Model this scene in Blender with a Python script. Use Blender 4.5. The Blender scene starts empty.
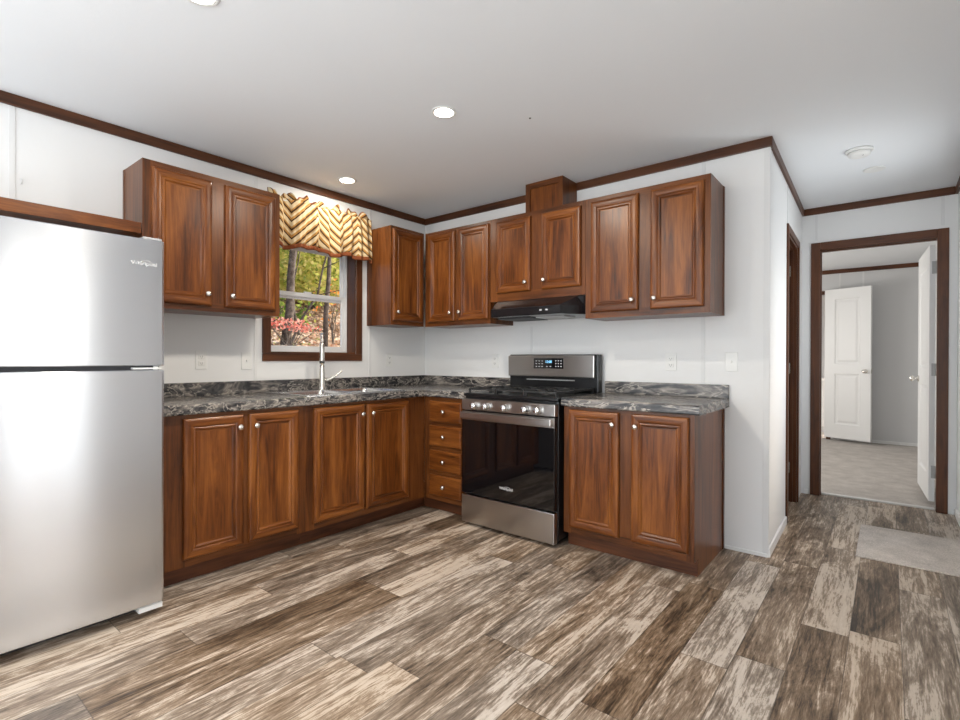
import bpy, bmesh, math, random
from mathutils import Vector, Matrix
random.seed(7)
R = math.radians
sc = bpy.context.scene
COL = sc.collection

# ------------------------------------------------------------------ camera, sky, sun, lights, exposure
F_PX = 506.535
cam_data = bpy.data.cameras.new('camera')
cam = bpy.data.objects.new('camera', cam_data); COL.objects.link(cam)
cam_data.sensor_fit = 'HORIZONTAL'; cam_data.sensor_width = 36.0
cam_data.lens = 36.0*F_PX/960.0
cam_data.clip_start = 0.05
def aim(yaw, pitch, roll):
    y, t, r = R(yaw), R(pitch), R(roll)
    fw = Vector((math.sin(y)*math.cos(t), math.cos(y)*math.cos(t), math.sin(t)))
    rt = Vector((math.cos(y), -math.sin(y), 0)); up = rt.cross(fw)
    rt2 = rt*math.cos(r)+up*math.sin(r); up2 = up*math.cos(r)-rt*math.sin(r)
    return Matrix((rt2, up2, -fw)).transposed()
cam.matrix_world = Matrix.Translation((3.4192, -3.4031, 1.171)) @ aim(-38.9292, -0.1512, 0.1937).to_4x4()
sc.camera = cam

world = bpy.data.worlds.new('world'); sc.world = world
world.use_nodes = True
wn = world.node_tree.nodes; wl = world.node_tree.links
sky = wn.new('ShaderNodeTexSky'); sky.sky_type = 'NISHITA'; sky.sun_disc = False
sky.dust_density = 5.0; sky.sun_elevation = R(42); sky.sun_rotation = R(60)
wl.new(sky.outputs[0], wn['Background'].inputs[0]); wn['Background'].inputs[1].default_value = 0.28

def lamp(name, kind, loc, rot, energy, color=(1, 1, 1), **kw):
    d = bpy.data.lights.new(name, kind); d.energy = energy; d.color = color
    for k, v in kw.items(): setattr(d, k, v)
    o = bpy.data.objects.new(name, d); COL.objects.link(o); o.location = loc; o.rotation_euler = rot
    return o
lamp('sun', 'SUN', (1, 9, 8), (R(-48), R(3), 0), 9.5, (1.0, .95, .86), angle=R(1.0))
# daylight through the living-room windows behind the camera, through the glazed door and the bedroom window
lamp('daylight_patio_door', 'AREA', (3.93, -2.36, 1.06), (0, R(90), 0), 6.5, (.93, .97, 1.0), shape='RECTANGLE', size=1.9, size_y=.62)
lamp('daylight_entry_door', 'AREA', (3.93, .72, 1.50), (0, R(90), 0), 12, (.92, .965, 1.0), shape='RECTANGLE', size=.9, size_y=.5)
lamp('daylight_living_window', 'AREA', (3.93, -5.25, 1.45), (0, R(90), 0), 30, (.93, .97, 1.0), shape='RECTANGLE', size=1.2, size_y=1.7)
lamp('daylight_rear_window', 'AREA', (1.9, -7.13, 1.35), (R(90), 0, 0), 74, (.90, .955, 1.0), shape='RECTANGLE', size=2.8, size_y=1.6)
# added fill light, unseen behind the camera, aimed up to brighten the ceiling
lamp('ceiling_fill', 'AREA', (2.0, -5.7, .30), (R(180), 0, 0), 120, (.90, .955, 1.0), shape='RECTANGLE', size=3.2, size_y=2.4)
lamp('daylight_bedroom', 'AREA', (0.62, 3.3, 1.40), (0, R(-90), 0), 42, (1.0, .965, .92), shape='RECTANGLE', size=1.2, size_y=1.5)
sc.view_settings.view_transform = 'Standard'; sc.view_settings.look = 'None'
sc.view_settings.gamma = 1.0; sc.view_settings.use_curve_mapping = False
sc.view_settings.exposure = 0.20

# ------------------------------------------------------------------ material helpers
def new_mat(name):
    m = bpy.data.materials.new(name); m.use_nodes = True
    return m, m.node_tree.nodes, m.node_tree.links, m.node_tree.nodes['Principled BSDF']
def setp(b, **kw):
    for k, v in kw.items():
        k = k.replace('_', ' ')
        if k in b.inputs: b.inputs[k].default_value = v
def plain(name, col, rough=.5, metal=0., spec=.5, **kw):
    m, n, l, b = new_mat(name)
    setp(b, Base_Color=(*col, 1), Roughness=rough, Metallic=metal, Specular_IOR_Level=spec)
    setp(b, **kw)
    return m
def ramp(n, stops, interp='LINEAR'):
    r = n.new('ShaderNodeValToRGB'); r.color_ramp.interpolation = interp
    e = r.color_ramp.elements
    e[0].position, e[0].color = stops[0][0], (*stops[0][1], 1)
    e[1].position, e[1].color = stops[-1][0], (*stops[-1][1], 1)
    for p, c in stops[1:-1]:
        q = e.new(p); q.color = (*c, 1)
    return r
def math_n(n, l, op, a, b=None, c=None):
    m = n.new('ShaderNodeMath'); m.operation = op
    for i, v in enumerate((a, b, c)):
        if v is None: continue
        if isinstance(v, (int, float)): m.inputs[i].default_value = v
        else: l.new(v, m.inputs[i])
    return m.outputs[0]
def obj_coord(n, l, scale, rand=True):
    tc = n.new('ShaderNodeTexCoord'); mp = n.new('ShaderNodeMapping'); mp.inputs['Scale'].default_value = scale
    src = tc.outputs['Object']
    if rand:
        oi = n.new('ShaderNodeObjectInfo'); vm = n.new('ShaderNodeVectorMath'); vm.operation = 'ADD'
        sx = n.new('ShaderNodeCombineXYZ')
        r = math_n(n, l, 'MULTIPLY', oi.outputs['Random'], 37.0)
        for i in range(3): l.new(r, sx.inputs[i])
        l.new(src, vm.inputs[0]); l.new(sx.outputs[0], vm.inputs[1]); src = vm.outputs[0]
    l.new(src, mp.inputs['Vector'])
    return mp.outputs[0]
def noise(n, l, vec, scale=1., detail=4., rough=.5, dist=0.):
    t = n.new('ShaderNodeTexNoise'); l.new(vec, t.inputs['Vector'])
    t.inputs['Scale'].default_value = scale; t.inputs['Detail'].default_value = detail
    t.inputs['Roughness'].default_value = rough; t.inputs['Distortion'].default_value = dist
    return t.outputs['Fac']
def bump(n, l, b, h, strength=.1, dist=.01):
    bp = n.new('ShaderNodeBump'); bp.inputs['Strength'].default_value = strength; bp.inputs['Distance'].default_value = dist
    l.new(h, bp.inputs['Height']); l.new(bp.outputs[0], b.inputs['Normal'])

def wood(name, axis='z', dark=(.026, .0070, .0016), mid=(.140, .0385, .0062), light=(.285, .096, .0195), rough=.30, gain=1.):
    m, n, l, b = new_mat(name)
    ax = 'xyz'.index(axis)
    def sc3(a, c): v = [a, a, a]; v[ax] = c; return v
    g = noise(n, l, obj_coord(n, l, sc3(17, 1.3)), 1, 9, .68, 1.2)
    blot = noise(n, l, obj_coord(n, l, sc3(5.5, 1.7)), 1, 3, .5, .4)
    pore = noise(n, l, obj_coord(n, l, sc3(150, 7)), 1, 3, .6)
    v = math_n(n, l, 'ADD', math_n(n, l, 'MULTIPLY', g, .62), math_n(n, l, 'MULTIPLY', blot, .38))
    v = math_n(n, l, 'ADD', v, math_n(n, l, 'MULTIPLY', math_n(n, l, 'SUBTRACT', pore, .5), .20))
    r = ramp(n, [(.34, dark), (.48, mid), (.64, light)])
    l.new(v, r.inputs[0])
    l.new(r.outputs[0], b.inputs['Base Color'])
    setp(b, Roughness=rough, Specular_IOR_Level=.38)
    bump(n, l, b, pore, .05, .002)
    return m
WOOD = wood('cherry_wood_grain_up'); WOODX = wood('cherry_wood_grain_across', 'x')
CASE = wood('cherry_wood_case', 'z', (.026, .0075, .0022), (.112, .034, .0080), (.200, .066, .0165))
CASEX = wood('cherry_wood_case_across', 'x', (.026, .0075, .0022), (.112, .034, .0080), (.200, .066, .0165))
TRIMZ = wood('walnut_trim_up', 'z', (.030, .0090, .0030), (.080, .0255, .0080), (.125, .042, .0135), .4)
TRIMX = wood('walnut_trim_x', 'x', (.030, .0090, .0030), (.080, .0255, .0080), (.125, .042, .0135), .4)
TRIMY = wood('walnut_trim_y', 'y', (.030, .0090, .0030), (.080, .0255, .0080), (.125, .042, .0135), .4)
TOE = wood('toe_kick_wood', 'x', (.026, .008, .0035), (.080, .025, .009), (.13, .043, .016), .4)

def wall_mat(name, col, rough=.55, scale=90, strength=.03):
    m, n, l, b = new_mat(name)
    setp(b, Base_Color=(*col, 1), Roughness=rough, Specular_IOR_Level=.25)
    bump(n, l, b, noise(n, l, obj_coord(n, l, (scale,)*3, False), 1, 3, .6), strength, .004)
    return m
WALL = wall_mat('white_wall_board', (.80, .80, .795)); CEIL = wall_mat('white_textured_ceiling', (.81, .83, .85), .8, 55, .12)
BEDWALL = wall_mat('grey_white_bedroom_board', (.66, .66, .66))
BATTEN = plain('white_batten', (.74, .74, .735), .5); WHITE = plain('white_paint', (.82, .82, .81), .4)
PLASTIC = plain('white_plastic', (.80, .80, .78), .35); VINYL = plain('white_vinyl', (.82, .83, .84), .35)
SLOT = plain('dark_slot', (.03, .03, .03), .6)
NICKEL = plain('brushed_nickel', (.80, .77, .72), .26, 1.); HINGE = plain('worn_hinge_plate', (.42, .42, .41), .4, .7); CHROME = plain('chrome', (.86, .87, .88), .07, 1.)
SINKM = plain('satin_sink_steel', (.78, .79, .80), .24, 1.)
BLACK = plain('black_enamel', (.008, .008, .009), .28); BLKGLASS = plain('black_oven_glass', (.003, .003, .004), .04, 0, .9)
IRON = plain('cast_iron', (.018, .018, .018), .55); GASKET = plain('dark_gasket', (.05, .05, .055), .6)
HOODM = plain('black_gloss_hood', (.010, .010, .012), .16); FILTER = plain('grey_hood_lens', (.55, .55, .54), .4)
RUBBER = plain('grey_cabinet_steel', (.30, .30, .31), .5); LOGO = plain('silver_logo', (.92, .92, .92), .2, .6)
LOGOF = plain('bright_logo', (.95, .95, .95), .25, .3)

def steel(name, col, rough, aniso, axis='Z'):
    m, n, l, b = new_mat(name)
    setp(b, Base_Color=(*col, 1), Roughness=rough, Metallic=1., Anisotropic=aniso, Anisotropic_Rotation=.25)
    t = n.new('ShaderNodeTangent'); t.direction_type = 'RADIAL'; t.axis = axis
    l.new(t.outputs[0], b.inputs['Tangent'])
    return m
STEEL = steel('brushed_fridge_steel', (.66, .685, .725), .22, .8)
STEEL2 = steel('brushed_range_steel', (.49, .465, .44), .28, .5)

def emit(name, col, s):
    m, n, l, b = new_mat(name)
    setp(b, Base_Color=(*col, 1), Emission_Color=(*col, 1), Emission_Strength=s)
    return m
LENS = emit('lit_lamp_lens', (1., .93, .80), 16.); CLOCK = emit('lit_clock_digits', (.25, .65, 1.), 1.6); KEY = emit('glowing_key_print', (.8, .8, .85), .35)  # key legends are only print; their faint glow is put into the material

def glass_mat():
    m, n, l, b = new_mat('window_glass')
    tr = n.new('ShaderNodeBsdfTransparent'); gl = n.new('ShaderNodeBsdfGlossy'); gl.inputs['Roughness'].default_value = .02
    lw = n.new('ShaderNodeLayerWeight'); lw.inputs[0].default_value = .5
    fac = math_n(n, l, 'ADD', math_n(n, l, 'MULTIPLY', math_n(n, l, 'POWER', lw.outputs['Facing'], 4.5), .8), .03)
    mx = n.new('ShaderNodeMixShader'); l.new(fac, mx.inputs[0]); l.new(tr.outputs[0], mx.inputs[1]); l.new(gl.outputs[0], mx.inputs[2])
    l.new(mx.outputs[0], n['Material Output'].inputs[0])
    return m
GLASS = glass_mat()

def floor_mat():
    m, n, l, b = new_mat('distressed_plank_vinyl')
    tc = n.new('ShaderNodeTexCoord'); sp = n.new('ShaderNodeSeparateXYZ'); l.new(tc.outputs['Object'], sp.inputs[0])
    X, Y = sp.outputs[0], sp.outputs[1]
    W, L = .172, 1.20
    u = math_n(n, l, 'DIVIDE', math_n(n, l, 'ADD', X, 20.10), W); row = math_n(n, l, 'FLOOR', u); fu = math_n(n, l, 'FRACT', u)
    wr = n.new('ShaderNodeTexWhiteNoise'); wr.noise_dimensions = '1D'; l.new(row, wr.inputs['W'])
    v = math_n(n, l, 'ADD', math_n(n, l, 'DIVIDE', Y, L), math_n(n, l, 'MULTIPLY', wr.outputs['Value'], 9.7))
    colr = math_n(n, l, 'FLOOR', v); fv = math_n(n, l, 'FRACT', v)
    idv = n.new('ShaderNodeCombineXYZ'); l.new(row, idv.inputs[0]); l.new(colr, idv.inputs[1])
    wi = n.new('ShaderNodeTexWhiteNoise'); wi.noise_dimensions = '2D'; l.new(idv.outputs[0], wi.inputs['Vector'])
    ID = wi.outputs['Value']
    wi2 = n.new('ShaderNodeTexWhiteNoise'); wi2.noise_dimensions = '3D'
    off = n.new('ShaderNodeVectorMath'); off.operation = 'ADD'; l.new(idv.outputs[0], off.inputs[0]); off.inputs[1].default_value = (3.3, 7.7, 1.9)
    l.new(off.outputs[0], wi2.inputs['Vector']); ID2 = wi2.outputs['Value']
    def vec(a, c):
        cb = n.new('ShaderNodeCombineXYZ')
        l.new(math_n(n, l, 'MULTIPLY', X, a), cb.inputs[0]); l.new(math_n(n, l, 'MULTIPLY', Y, c), cb.inputs[1])
        l.new(math_n(n, l, 'MULTIPLY', ID, 91.), cb.inputs[2])
        return cb.outputs[0]
    big = noise(n, l, vec(7.2, 1.55), 1, 9, .74, .8)
    streak = noise(n, l, vec(52, 2.8), 1, 6, .74, .7)
    fine = noise(n, l, vec(150, 14), 1, 3, .65, .3)
    s = math_n(n, l, 'ADD', math_n(n, l, 'MULTIPLY', big, .85), math_n(n, l, 'MULTIPLY', streak, .55))
    s = math_n(n, l, 'ADD', s, math_n(n, l, 'MULTIPLY', math_n(n, l, 'SUBTRACT', fine, .5), .30))
    s = math_n(n, l, 'ADD', s, math_n(n, l, 'MULTIPLY', math_n(n, l, 'SUBTRACT', ID, .5), .13))
    s = math_n(n, l, 'SUBTRACT', s, .19)
    r1 = ramp(n, [(.32, (.034, .021, .012)), (.40, (.105, .066, .038)), (.48, (.205, .138, .085)), (.56, (.34, .25, .175)), (.60, (.56, .455, .35)), (.80, (.68, .58, .48))])
    r2 = ramp(n, [(.32, (.040, .030, .022)), (.40, (.115, .087, .066)), (.48, (.205, .160, .122)), (.56, (.34, .28, .225)), (.60, (.55, .475, .40)), (.80, (.66, .59, .52))])
    l.new(s, r1.inputs[0]); l.new(s, r2.inputs[0])
    mx = n.new('ShaderNodeMix'); mx.data_type = 'RGBA'; l.new(ID2, mx.inputs[0]); l.new(r1.outputs[0], mx.inputs[6]); l.new(r2.outputs[0], mx.inputs[7])
    e1 = math_n(n, l, 'GREATER_THAN', math_n(n, l, 'ABSOLUTE', math_n(n, l, 'SUBTRACT', fu, .5)), .5-.0016/W)
    e2 = math_n(n, l, 'GREATER_THAN', math_n(n, l, 'ABSOLUTE', math_n(n, l, 'SUBTRACT', fv, .5)), .5-.0018/L)
    seam = math_n(n, l, 'MULTIPLY', math_n(n, l, 'MAXIMUM', e1, e2), .55)
    mx2 = n.new('ShaderNodeMix'); mx2.data_type = 'RGBA'; l.new(seam, mx2.inputs[0]); l.new(mx.outputs[2], mx2.inputs[6]); mx2.inputs[7].default_value = (.04, .03, .022, 1)
    l.new(mx2.outputs[2], b.inputs['Base Color'])
    setp(b, Roughness=.42, Specular_IOR_Level=.45)
    bump(n, l, b, streak, .06, .003)
    return m
FLOOR = floor_mat()

def marble_mat():
    m, n, l, b = new_mat('brown_grey_marble_laminate')
    c = obj_coord(n, l, (1, 1, 1), False)
    mp = n.new('ShaderNodeMapping'); mp.inputs['Rotation'].default_value = (R(20), R(25), R(35)); mp.inputs['Scale'].default_value = (3, 7, 14); l.new(c, mp.inputs['Vector'])
    n1 = noise(n, l, mp.outputs[0], 1, 6, .6, 2.2)
    n2 = noise(n, l, mp.outputs[0], .55, 5, .6, 3.2)
    base = ramp(n, [(.38, (.020, .020, .023)), (.49, (.068, .064, .063)), (.57, (.165, .147, .132)), (.68, (.32, .285, .255))])
    l.new(n1, base.inputs[0])
    v = math_n(n, l, 'ABSOLUTE', math_n(n, l, 'SUBTRACT', n2, .5))
    vr = ramp(n, [(0., (1, 1, 1)), (.012, (.8, .8, .8)), (.026, (0, 0, 0))]); l.new(v, vr.inputs[0])
    brk = math_n(n, l, 'GREATER_THAN', noise(n, l, mp.outputs[0], .35, 2, .5), .47)
    f = math_n(n, l, 'MULTIPLY', vr.outputs[0], math_n(n, l, 'MULTIPLY', brk, .75))
    mx = n.new('ShaderNodeMix'); mx.data_type = 'RGBA'; l.new(f, mx.inputs[0]); l.new(base.outputs[0], mx.inputs[6]); mx.inputs[7].default_value = (.50, .45, .39, 1)
    l.new(mx.outputs[2], b.inputs['Base Color'])
    setp(b, Roughness=.24, Specular_IOR_Level=.6)
    return m
MARBLE = marble_mat()

def carpet_mat(name, c1, c2, s=190):
    m, n, l, b = new_mat(name)
    a = noise(n, l, obj_coord(n, l, (s,)*3, False), 1, 4, .7); g = noise(n, l, obj_coord(n, l, (7,)*3, False), 1, 4, .6)
    v = math_n(n, l, 'ADD', math_n(n, l, 'MULTIPLY', a, .6), math_n(n, l, 'MULTIPLY', g, .4))
    r = ramp(n, [(.35, c1), (.65, c2)]); l.new(v, r.inputs[0]); l.new(r.outputs[0], b.inputs['Base Color'])
    setp(b, Roughness=.95, Specular_IOR_Level=.1, Sheen_Weight=.2)
    bump(n, l, b, a, .5, .01)
    return m
CARPET = carpet_mat('beige_cut_pile_carpet', (.34, .30, .265), (.62, .57, .52)); MAT = carpet_mat('beige_flecked_mat', (.40, .35, .305), (.78, .70, .63), 120)

def chevron_mat():
    m, n, l, b = new_mat('chevron_cloth')
    uv = n.new('ShaderNodeUVMap'); sp = n.new('ShaderNodeSeparateXYZ'); l.new(uv.outputs[0], sp.inputs[0])
    tri = math_n(n, l, 'ABSOLUTE', math_n(n, l, 'SUBTRACT', math_n(n, l, 'FRACT', math_n(n, l, 'DIVIDE', sp.outputs[0], .56)), .5))
    t = math_n(n, l, 'FRACT', math_n(n, l, 'DIVIDE', math_n(n, l, 'SUBTRACT', sp.outputs[1], math_n(n, l, 'MULTIPLY', tri, .42)), .125))
    cream, gold, brown, tan = (.64, .52, .33), (.44, .23, .065), (.070, .030, .012), (.48, .32, .15)
    r = ramp(n, [(0., cream), (.17, brown), (.27, gold), (.42, cream), (.56, tan), (.66, brown), (.80, gold), (.90, cream)], 'CONSTANT')
    l.new(t, r.inputs[0]); l.new(r.outputs[0], b.inputs['Base Color'])
    setp(b, Roughness=.85, Specular_IOR_Level=.15)
    return m
CHEV = chevron_mat(); HEM = plain('rust_brown_hem_cloth', (.20, .060, .022), .85, 0, .15)

def ramp_mat(name, stops, scale, rough=.9):
    m, n, l, b = new_mat(name)
    r = ramp(n, stops); l.new(noise(n, l, obj_coord(n, l, (scale,)*3), 1, 5, .65), r.inputs[0]); l.new(r.outputs[0], b.inputs['Base Color'])
    setp(b, Roughness=rough, Specular_IOR_Level=.2)
    return m
def leaf_mat(name, stops):
    m, n, l, b = new_mat(name)
    g = n.new('ShaderNodeNewGeometry'); r = ramp(n, stops, 'CONSTANT'); l.new(g.outputs['Random Per Island'], r.inputs[0]); l.new(r.outputs[0], b.inputs['Base Color'])
    setp(b, Roughness=.6, Specular_IOR_Level=.3)
    t = n.new('ShaderNodeBsdfTranslucent'); l.new(r.outputs[0], t.inputs[0]); mx = n.new('ShaderNodeMixShader'); mx.inputs[0].default_value = .4
    l.new(b.outputs[0], mx.inputs[1]); l.new(t.outputs[0], mx.inputs[2]); l.new(mx.outputs[0], n['Material Output'].inputs[0])
    return m
SOIL = ramp_mat('leafy_soil', [(.35, (.07, .045, .03)), (.5, (.20, .14, .10)), (.65, (.34, .26, .19))], 9)
BARK = ramp_mat('grey_brown_bark', [(.35, (.035, .028, .023)), (.6, (.12, .10, .085)), (.7, (.20, .175, .15))], 14)
LEAFY = leaf_mat('yellow_green_leaves', [(0, (.58, .62, .16)), (.3, (.72, .68, .24)), (.55, (.44, .52, .14)), (.75, (.78, .70, .30)), (.9, (.24, .32, .07))])
LEAFG = leaf_mat('green_leaves', [(0, (.10, .20, .03)), (.4, (.22, .34, .06)), (.7, (.36, .44, .10)), (.9, (.5, .5, .14))])
LEAFR = leaf_mat('red_leaves', [(0, (.66, .22, .17)), (.35, (.78, .36, .30)), (.65, (.58, .13, .10)), (.85, (.82, .48, .38))])
LEAFO = leaf_mat('orange_leaves', [(0, (.75, .28, .06)), (.4, (.80, .40, .12)), (.7, (.66, .20, .06))])
LITTER = leaf_mat('fallen_leaves', [(0, (.42, .28, .17)), (.2, (.56, .42, .30)), (.4, (.26, .16, .10)), (.55, (.62, .50, .40)), (.7, (.40, .20, .12)), (.82, (.70, .60, .50)), (.92, (.30, .32, .10))])

# ------------------------------------------------------------------ mesh helpers
def box(bm, x0, x1, y0, y1, z0, z1, mi=0):
    v = [bm.verts.new(p) for p in ((x0, y0, z0), (x1, y0, z0), (x1, y1, z0), (x0, y1, z0), (x0, y0, z1), (x1, y0, z1), (x1, y1, z1), (x0, y1, z1))]
    fs = []
    for q in ((0, 3, 2, 1), (4, 5, 6, 7), (0, 1, 5, 4), (1, 2, 6, 5), (2, 3, 7, 6), (3, 0, 4, 7)):
        f = bm.faces.new([v[i] for i in q]); f.material_index = mi; fs.append(f)
    return v
def bbox_bm(x0, x1, y0, y1, z0, z1, bev=0., seg=2, mi=0, bm=None):
    t = bmesh.new(); box(t, x0, x1, y0, y1, z0, z1, mi)
    if bev: bmesh.ops.bevel(t, geom=t.edges[:], offset=bev, segments=seg, affect='EDGES', profile=.6)
    if bm is None: return t
    me = bpy.data.meshes.new('tmp'); t.to_mesh(me); t.free(); bm.from_mesh(me); bpy.data.meshes.remove(me)
    return bm
def loft(bm, rings, cap0=True, cap1=True, closed=True, mi=0, smooth=False):
    R_ = [[bm.verts.new(p) for p in r] for r in rings]
    k = len(R_[0])
    for a, b in zip(R_[:-1], R_[1:]):
        for i in range(k if closed else k-1):
            f = bm.faces.new((a[i], a[(i+1) % k], b[(i+1) % k], b[i])); f.smooth = smooth
            f.material_index = mi[i] if isinstance(mi, (list, tuple)) else mi
    m0 = 0 if isinstance(mi, (list, tuple)) else mi
    if cap0 and closed: f = bm.faces.new(R_[0][::-1]); f.material_index = m0
    if cap1 and closed: f = bm.faces.new(R_[-1]); f.material_index = m0
    return R_
def lathe(bm, prof, seg=24, mat=None, mi=0, smooth=True):
    mat = mat or Matrix.Identity(4)
    rings = [[mat @ Vector((r*math.cos(2*math.pi*i/seg), r*math.sin(2*math.pi*i/seg), z)) for i in range(seg)] for r, z in prof]
    loft(bm, rings, True, True, True, mi, smooth)
def tube(bm, pts, rad, seg=10, mi=0):
    pts = [Vector(p) for p in pts]
    rads = rad if isinstance(rad, (list, tuple)) else [rad]*len(pts)
    rings = []; prev = None
    for i, p in enumerate(pts):
        d = (pts[min(i+1, len(pts)-1)]-pts[max(i-1, 0)]).normalized()
        if prev is None: a = d.orthogonal().normalized()
        else: a = (prev-d*prev.dot(d)).normalized()
        prev = a; b = d.cross(a)
        rings.append([p+(a*math.cos(2*math.pi*k/seg)+b*math.sin(2*math.pi*k/seg))*rads[i] for k in range(seg)])
    loft(bm, rings, True, True, True, mi, True)
def rrect(x0, x1, y0, y1, r, k=5):
    pts = []
    for cx, cy, a0 in ((x1-r, y1-r, 0), (x0+r, y1-r, 90), (x0+r, y0+r, 180), (x1-r, y0+r, 270)):
        for i in range(k+1):
            a = R(a0+90*i/k); pts.append((cx+r*math.cos(a), cy+r*math.sin(a)))
    return pts
def mk(name, bm, mats, parent=None, loc=(0, 0, 0), rot=(0, 0, 0), smooth=False):
    bmesh.ops.recalc_face_normals(bm, faces=bm.faces[:])
    me = bpy.data.meshes.new(name); bm.to_mesh(me); bm.free()
    for m in (mats if isinstance(mats, (list, tuple)) else [mats]): me.materials.append(m)
    if smooth:
        for p in me.polygons: p.use_smooth = True
    o = bpy.data.objects.new(name, me); COL.objects.link(o)
    if parent: o.parent = parent
    o.location = loc; o.rotation_euler = rot
    return o
def tag(o, label=None, cat=None, group=None, kind=None):
    if label: o['label'] = label
    if cat: o['category'] = cat
    if group: o['group'] = group
    if kind: o['kind'] = kind
    return o
def thing(name, label, cat, loc=(0, 0, 0), rz=0., group=None):
    o = bpy.data.objects.new(name, None); COL.objects.link(o); o.location = loc; o.rotation_euler = (0, 0, rz)
    o.empty_display_size = .1
    return tag(o, label, cat, group)
def copy_tree(o, parent=None):
    c = o.copy(); COL.objects.link(c); c.parent = parent
    for ch in list(o.children): copy_tree(ch, c)
    return c
def struct(name, bm, mats, **kw): return tag(mk(name, bm, mats, **kw), kind='structure')
def B(*a, **k): return bbox_bm(*a, **k)
def text_mesh(name, s, size, mat, parent, loc, rot, depth=.0006):
    cu = bpy.data.curves.new(name, 'FONT'); cu.body = s; cu.size = size; cu.extrude = depth; cu.align_x = 'CENTER'; cu.align_y = 'CENTER'
    t = bpy.data.objects.new(name+'_t', cu); COL.objects.link(t)
    me = bpy.data.meshes.new_from_object(t.evaluated_get(bpy.context.evaluated_depsgraph_get()))
    bpy.data.objects.remove(t); bpy.data.curves.remove(cu)
    me.materials.clear(); me.materials.append(mat); me.name = name
    o = bpy.data.objects.new(name, me); COL.objects.link(o); o.parent = parent; o.location = loc; o.rotation_euler = rot
    return o

# ------------------------------------------------------------------ room shell
H = 2.485; XR = 3.82; YF = 1.84; YB = 5.60; YR = -7.0; T = .16; XW = 2.865; TILT = R(1.39)
def wall_bm(axis, a0, a1, t0, t1, z0, z1, holes=()):
    """boxes round rectangular holes; a along the wall, t through it"""
    bm = bmesh.new()
    def bx(p, q, zz0, zz1):
        if q-p < 1e-4 or zz1-zz0 < 1e-4: return
        if axis == 'y': box(bm, t0, t1, p, q, zz0, zz1)
        else: box(bm, p, q, t0, t1, zz0, zz1)
    cur = a0
    for h0, h1, hz0, hz1 in sorted(holes):
        bx(cur, h0, z0, z1); bx(h0, h1, z0, hz0); bx(h0, h1, hz1, z1); cur = h1
    bx(cur, a1, z0, z1)
    return bm
WY0, WY1, WZ0, WZ1 = -1.547, -.80, 1.205, 2.055
struct('floor', B(-T, XR+T, YR-T, 1.93, -.06, 0), FLOOR)
struct('carpet_floor', B(0, XR+T, 1.93, YB+2, -.06, .008), CARPET)
struct('ceiling', B(-T, XR+T, YR-T, YB+2, H, H+.08), CEIL)
struct('wall_left', wall_bm('y', YR, YF, -T, 0, 0, H, [(WY0, WY1, WZ0, WZ1)]), WALL)
struct('wall_back', wall_bm('x', 0, XW, 0, .10, 0, H), WALL)
HD0, HD1, HDZ = .84, 1.475, 2.09
HALLROT = (0, 0, TILT)
struct('wall_hall', wall_bm('y', .0, YF+.06, -.10, 0, 0, H, [(HD0, HD1, 0, HDZ)]), WALL, loc=(XW, 0, 0), rot=HALLROT)
BD0, BD1, BDZ = 2.947, 3.716, 2.118
struct('wall_far', wall_bm('x', 0, XR, YF, YF+.11, 0, H, [(BD0, BD1, 0, BDZ)]), WALL)
struct('wall_right', wall_bm('y', YR, YF, XR, XR+T, 0, H, [(-2.73, -2.03, .06, 2.06), (.30, 1.14, 0, 2.06), (-6.1, -4.4, .85, 2.05)]), WALL)
struct('wall_rear', wall_bm('x', 0, XR, YR-T, YR, 0, H, [(.5, 3.3, .55, 2.15)]), WALL)
struct('wall_bedroom_far', wall_bm('x', .5, XR, YB, YB+.11, 0, H, [(1.98, 2.70, 0, 2.13)]), BEDWALL)
struct('wall_bedroom_left', wall_bm('y', YF+.11, YB, .48, .60, 0, H), BEDWALL)
struct('wall_bedroom_right', wall_bm('y', YF+.11, YB, XR, XR+T, 0, H), BEDWALL)
struct('wall_bath_rear', wall_bm('x', 1.2, 3.2, YB+1.6, YB+1.7, 0, H), WALL)
struct('wall_bath_left', wall_bm('y', YB+.11, YB+1.6, 1.2, 1.3, 0, H), WALL)

# panes in the windows behind the camera
tn = [0]
def trim(bm, mat, **kw):
    tn[0] += 1
    return struct('trim_%d' % tn[0], bm, mat, **kw)
def casing(x0, x1, z1, w, t):
    bm = bmesh.new()
    bbox_bm(x0-w, x0, -t, 0, 0, z1+w, bev=.004, bm=bm); bbox_bm(x1, x1+w, -t, 0, 0, z1+w, bev=.004, bm=bm)
    bbox_bm(x0, x1, -t, 0, z1, z1+w, bev=.004, bm=bm, mi=1)
    return bm
def box_bm(*a):
    b_ = bmesh.new(); box(b_, *a); return b_
def pane_window(name, axis, a0, a1, t, z0, z1):
    bm = bmesh.new(); f = .05
    for p, q, r, s in ((a0, a1, z0, z0+f), (a0, a1, z1-f, z1), (a0, a0+f, z0+f, z1-f), (a1-f, a1, z0+f, z1-f), ((a0+a1)/2-f/2, (a0+a1)/2+f/2, z0+f, z1-f)):
        if axis == 'y': box(bm, t, t+.05, p, q, r, s)
        else: box(bm, p, q, t-.05, t, r, s)
    w_ = struct(name, bm, VINYL)
    for k in (0, 1):
        p, q = (a0+f, (a0+a1)/2-f/2) if k == 0 else ((a0+a1)/2+f/2, a1-f)
        mk('pane', box_bm(t+.023, t+.027, p, q, z0+f, z1-f) if axis == 'y' else box_bm(p, q, t-.027, t-.023, z0+f, z1-f), GLASS, w_)
    return w_
pane_window('window_2', 'y', -2.73, -2.03, XR+.03, .06, 2.06)
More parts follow.
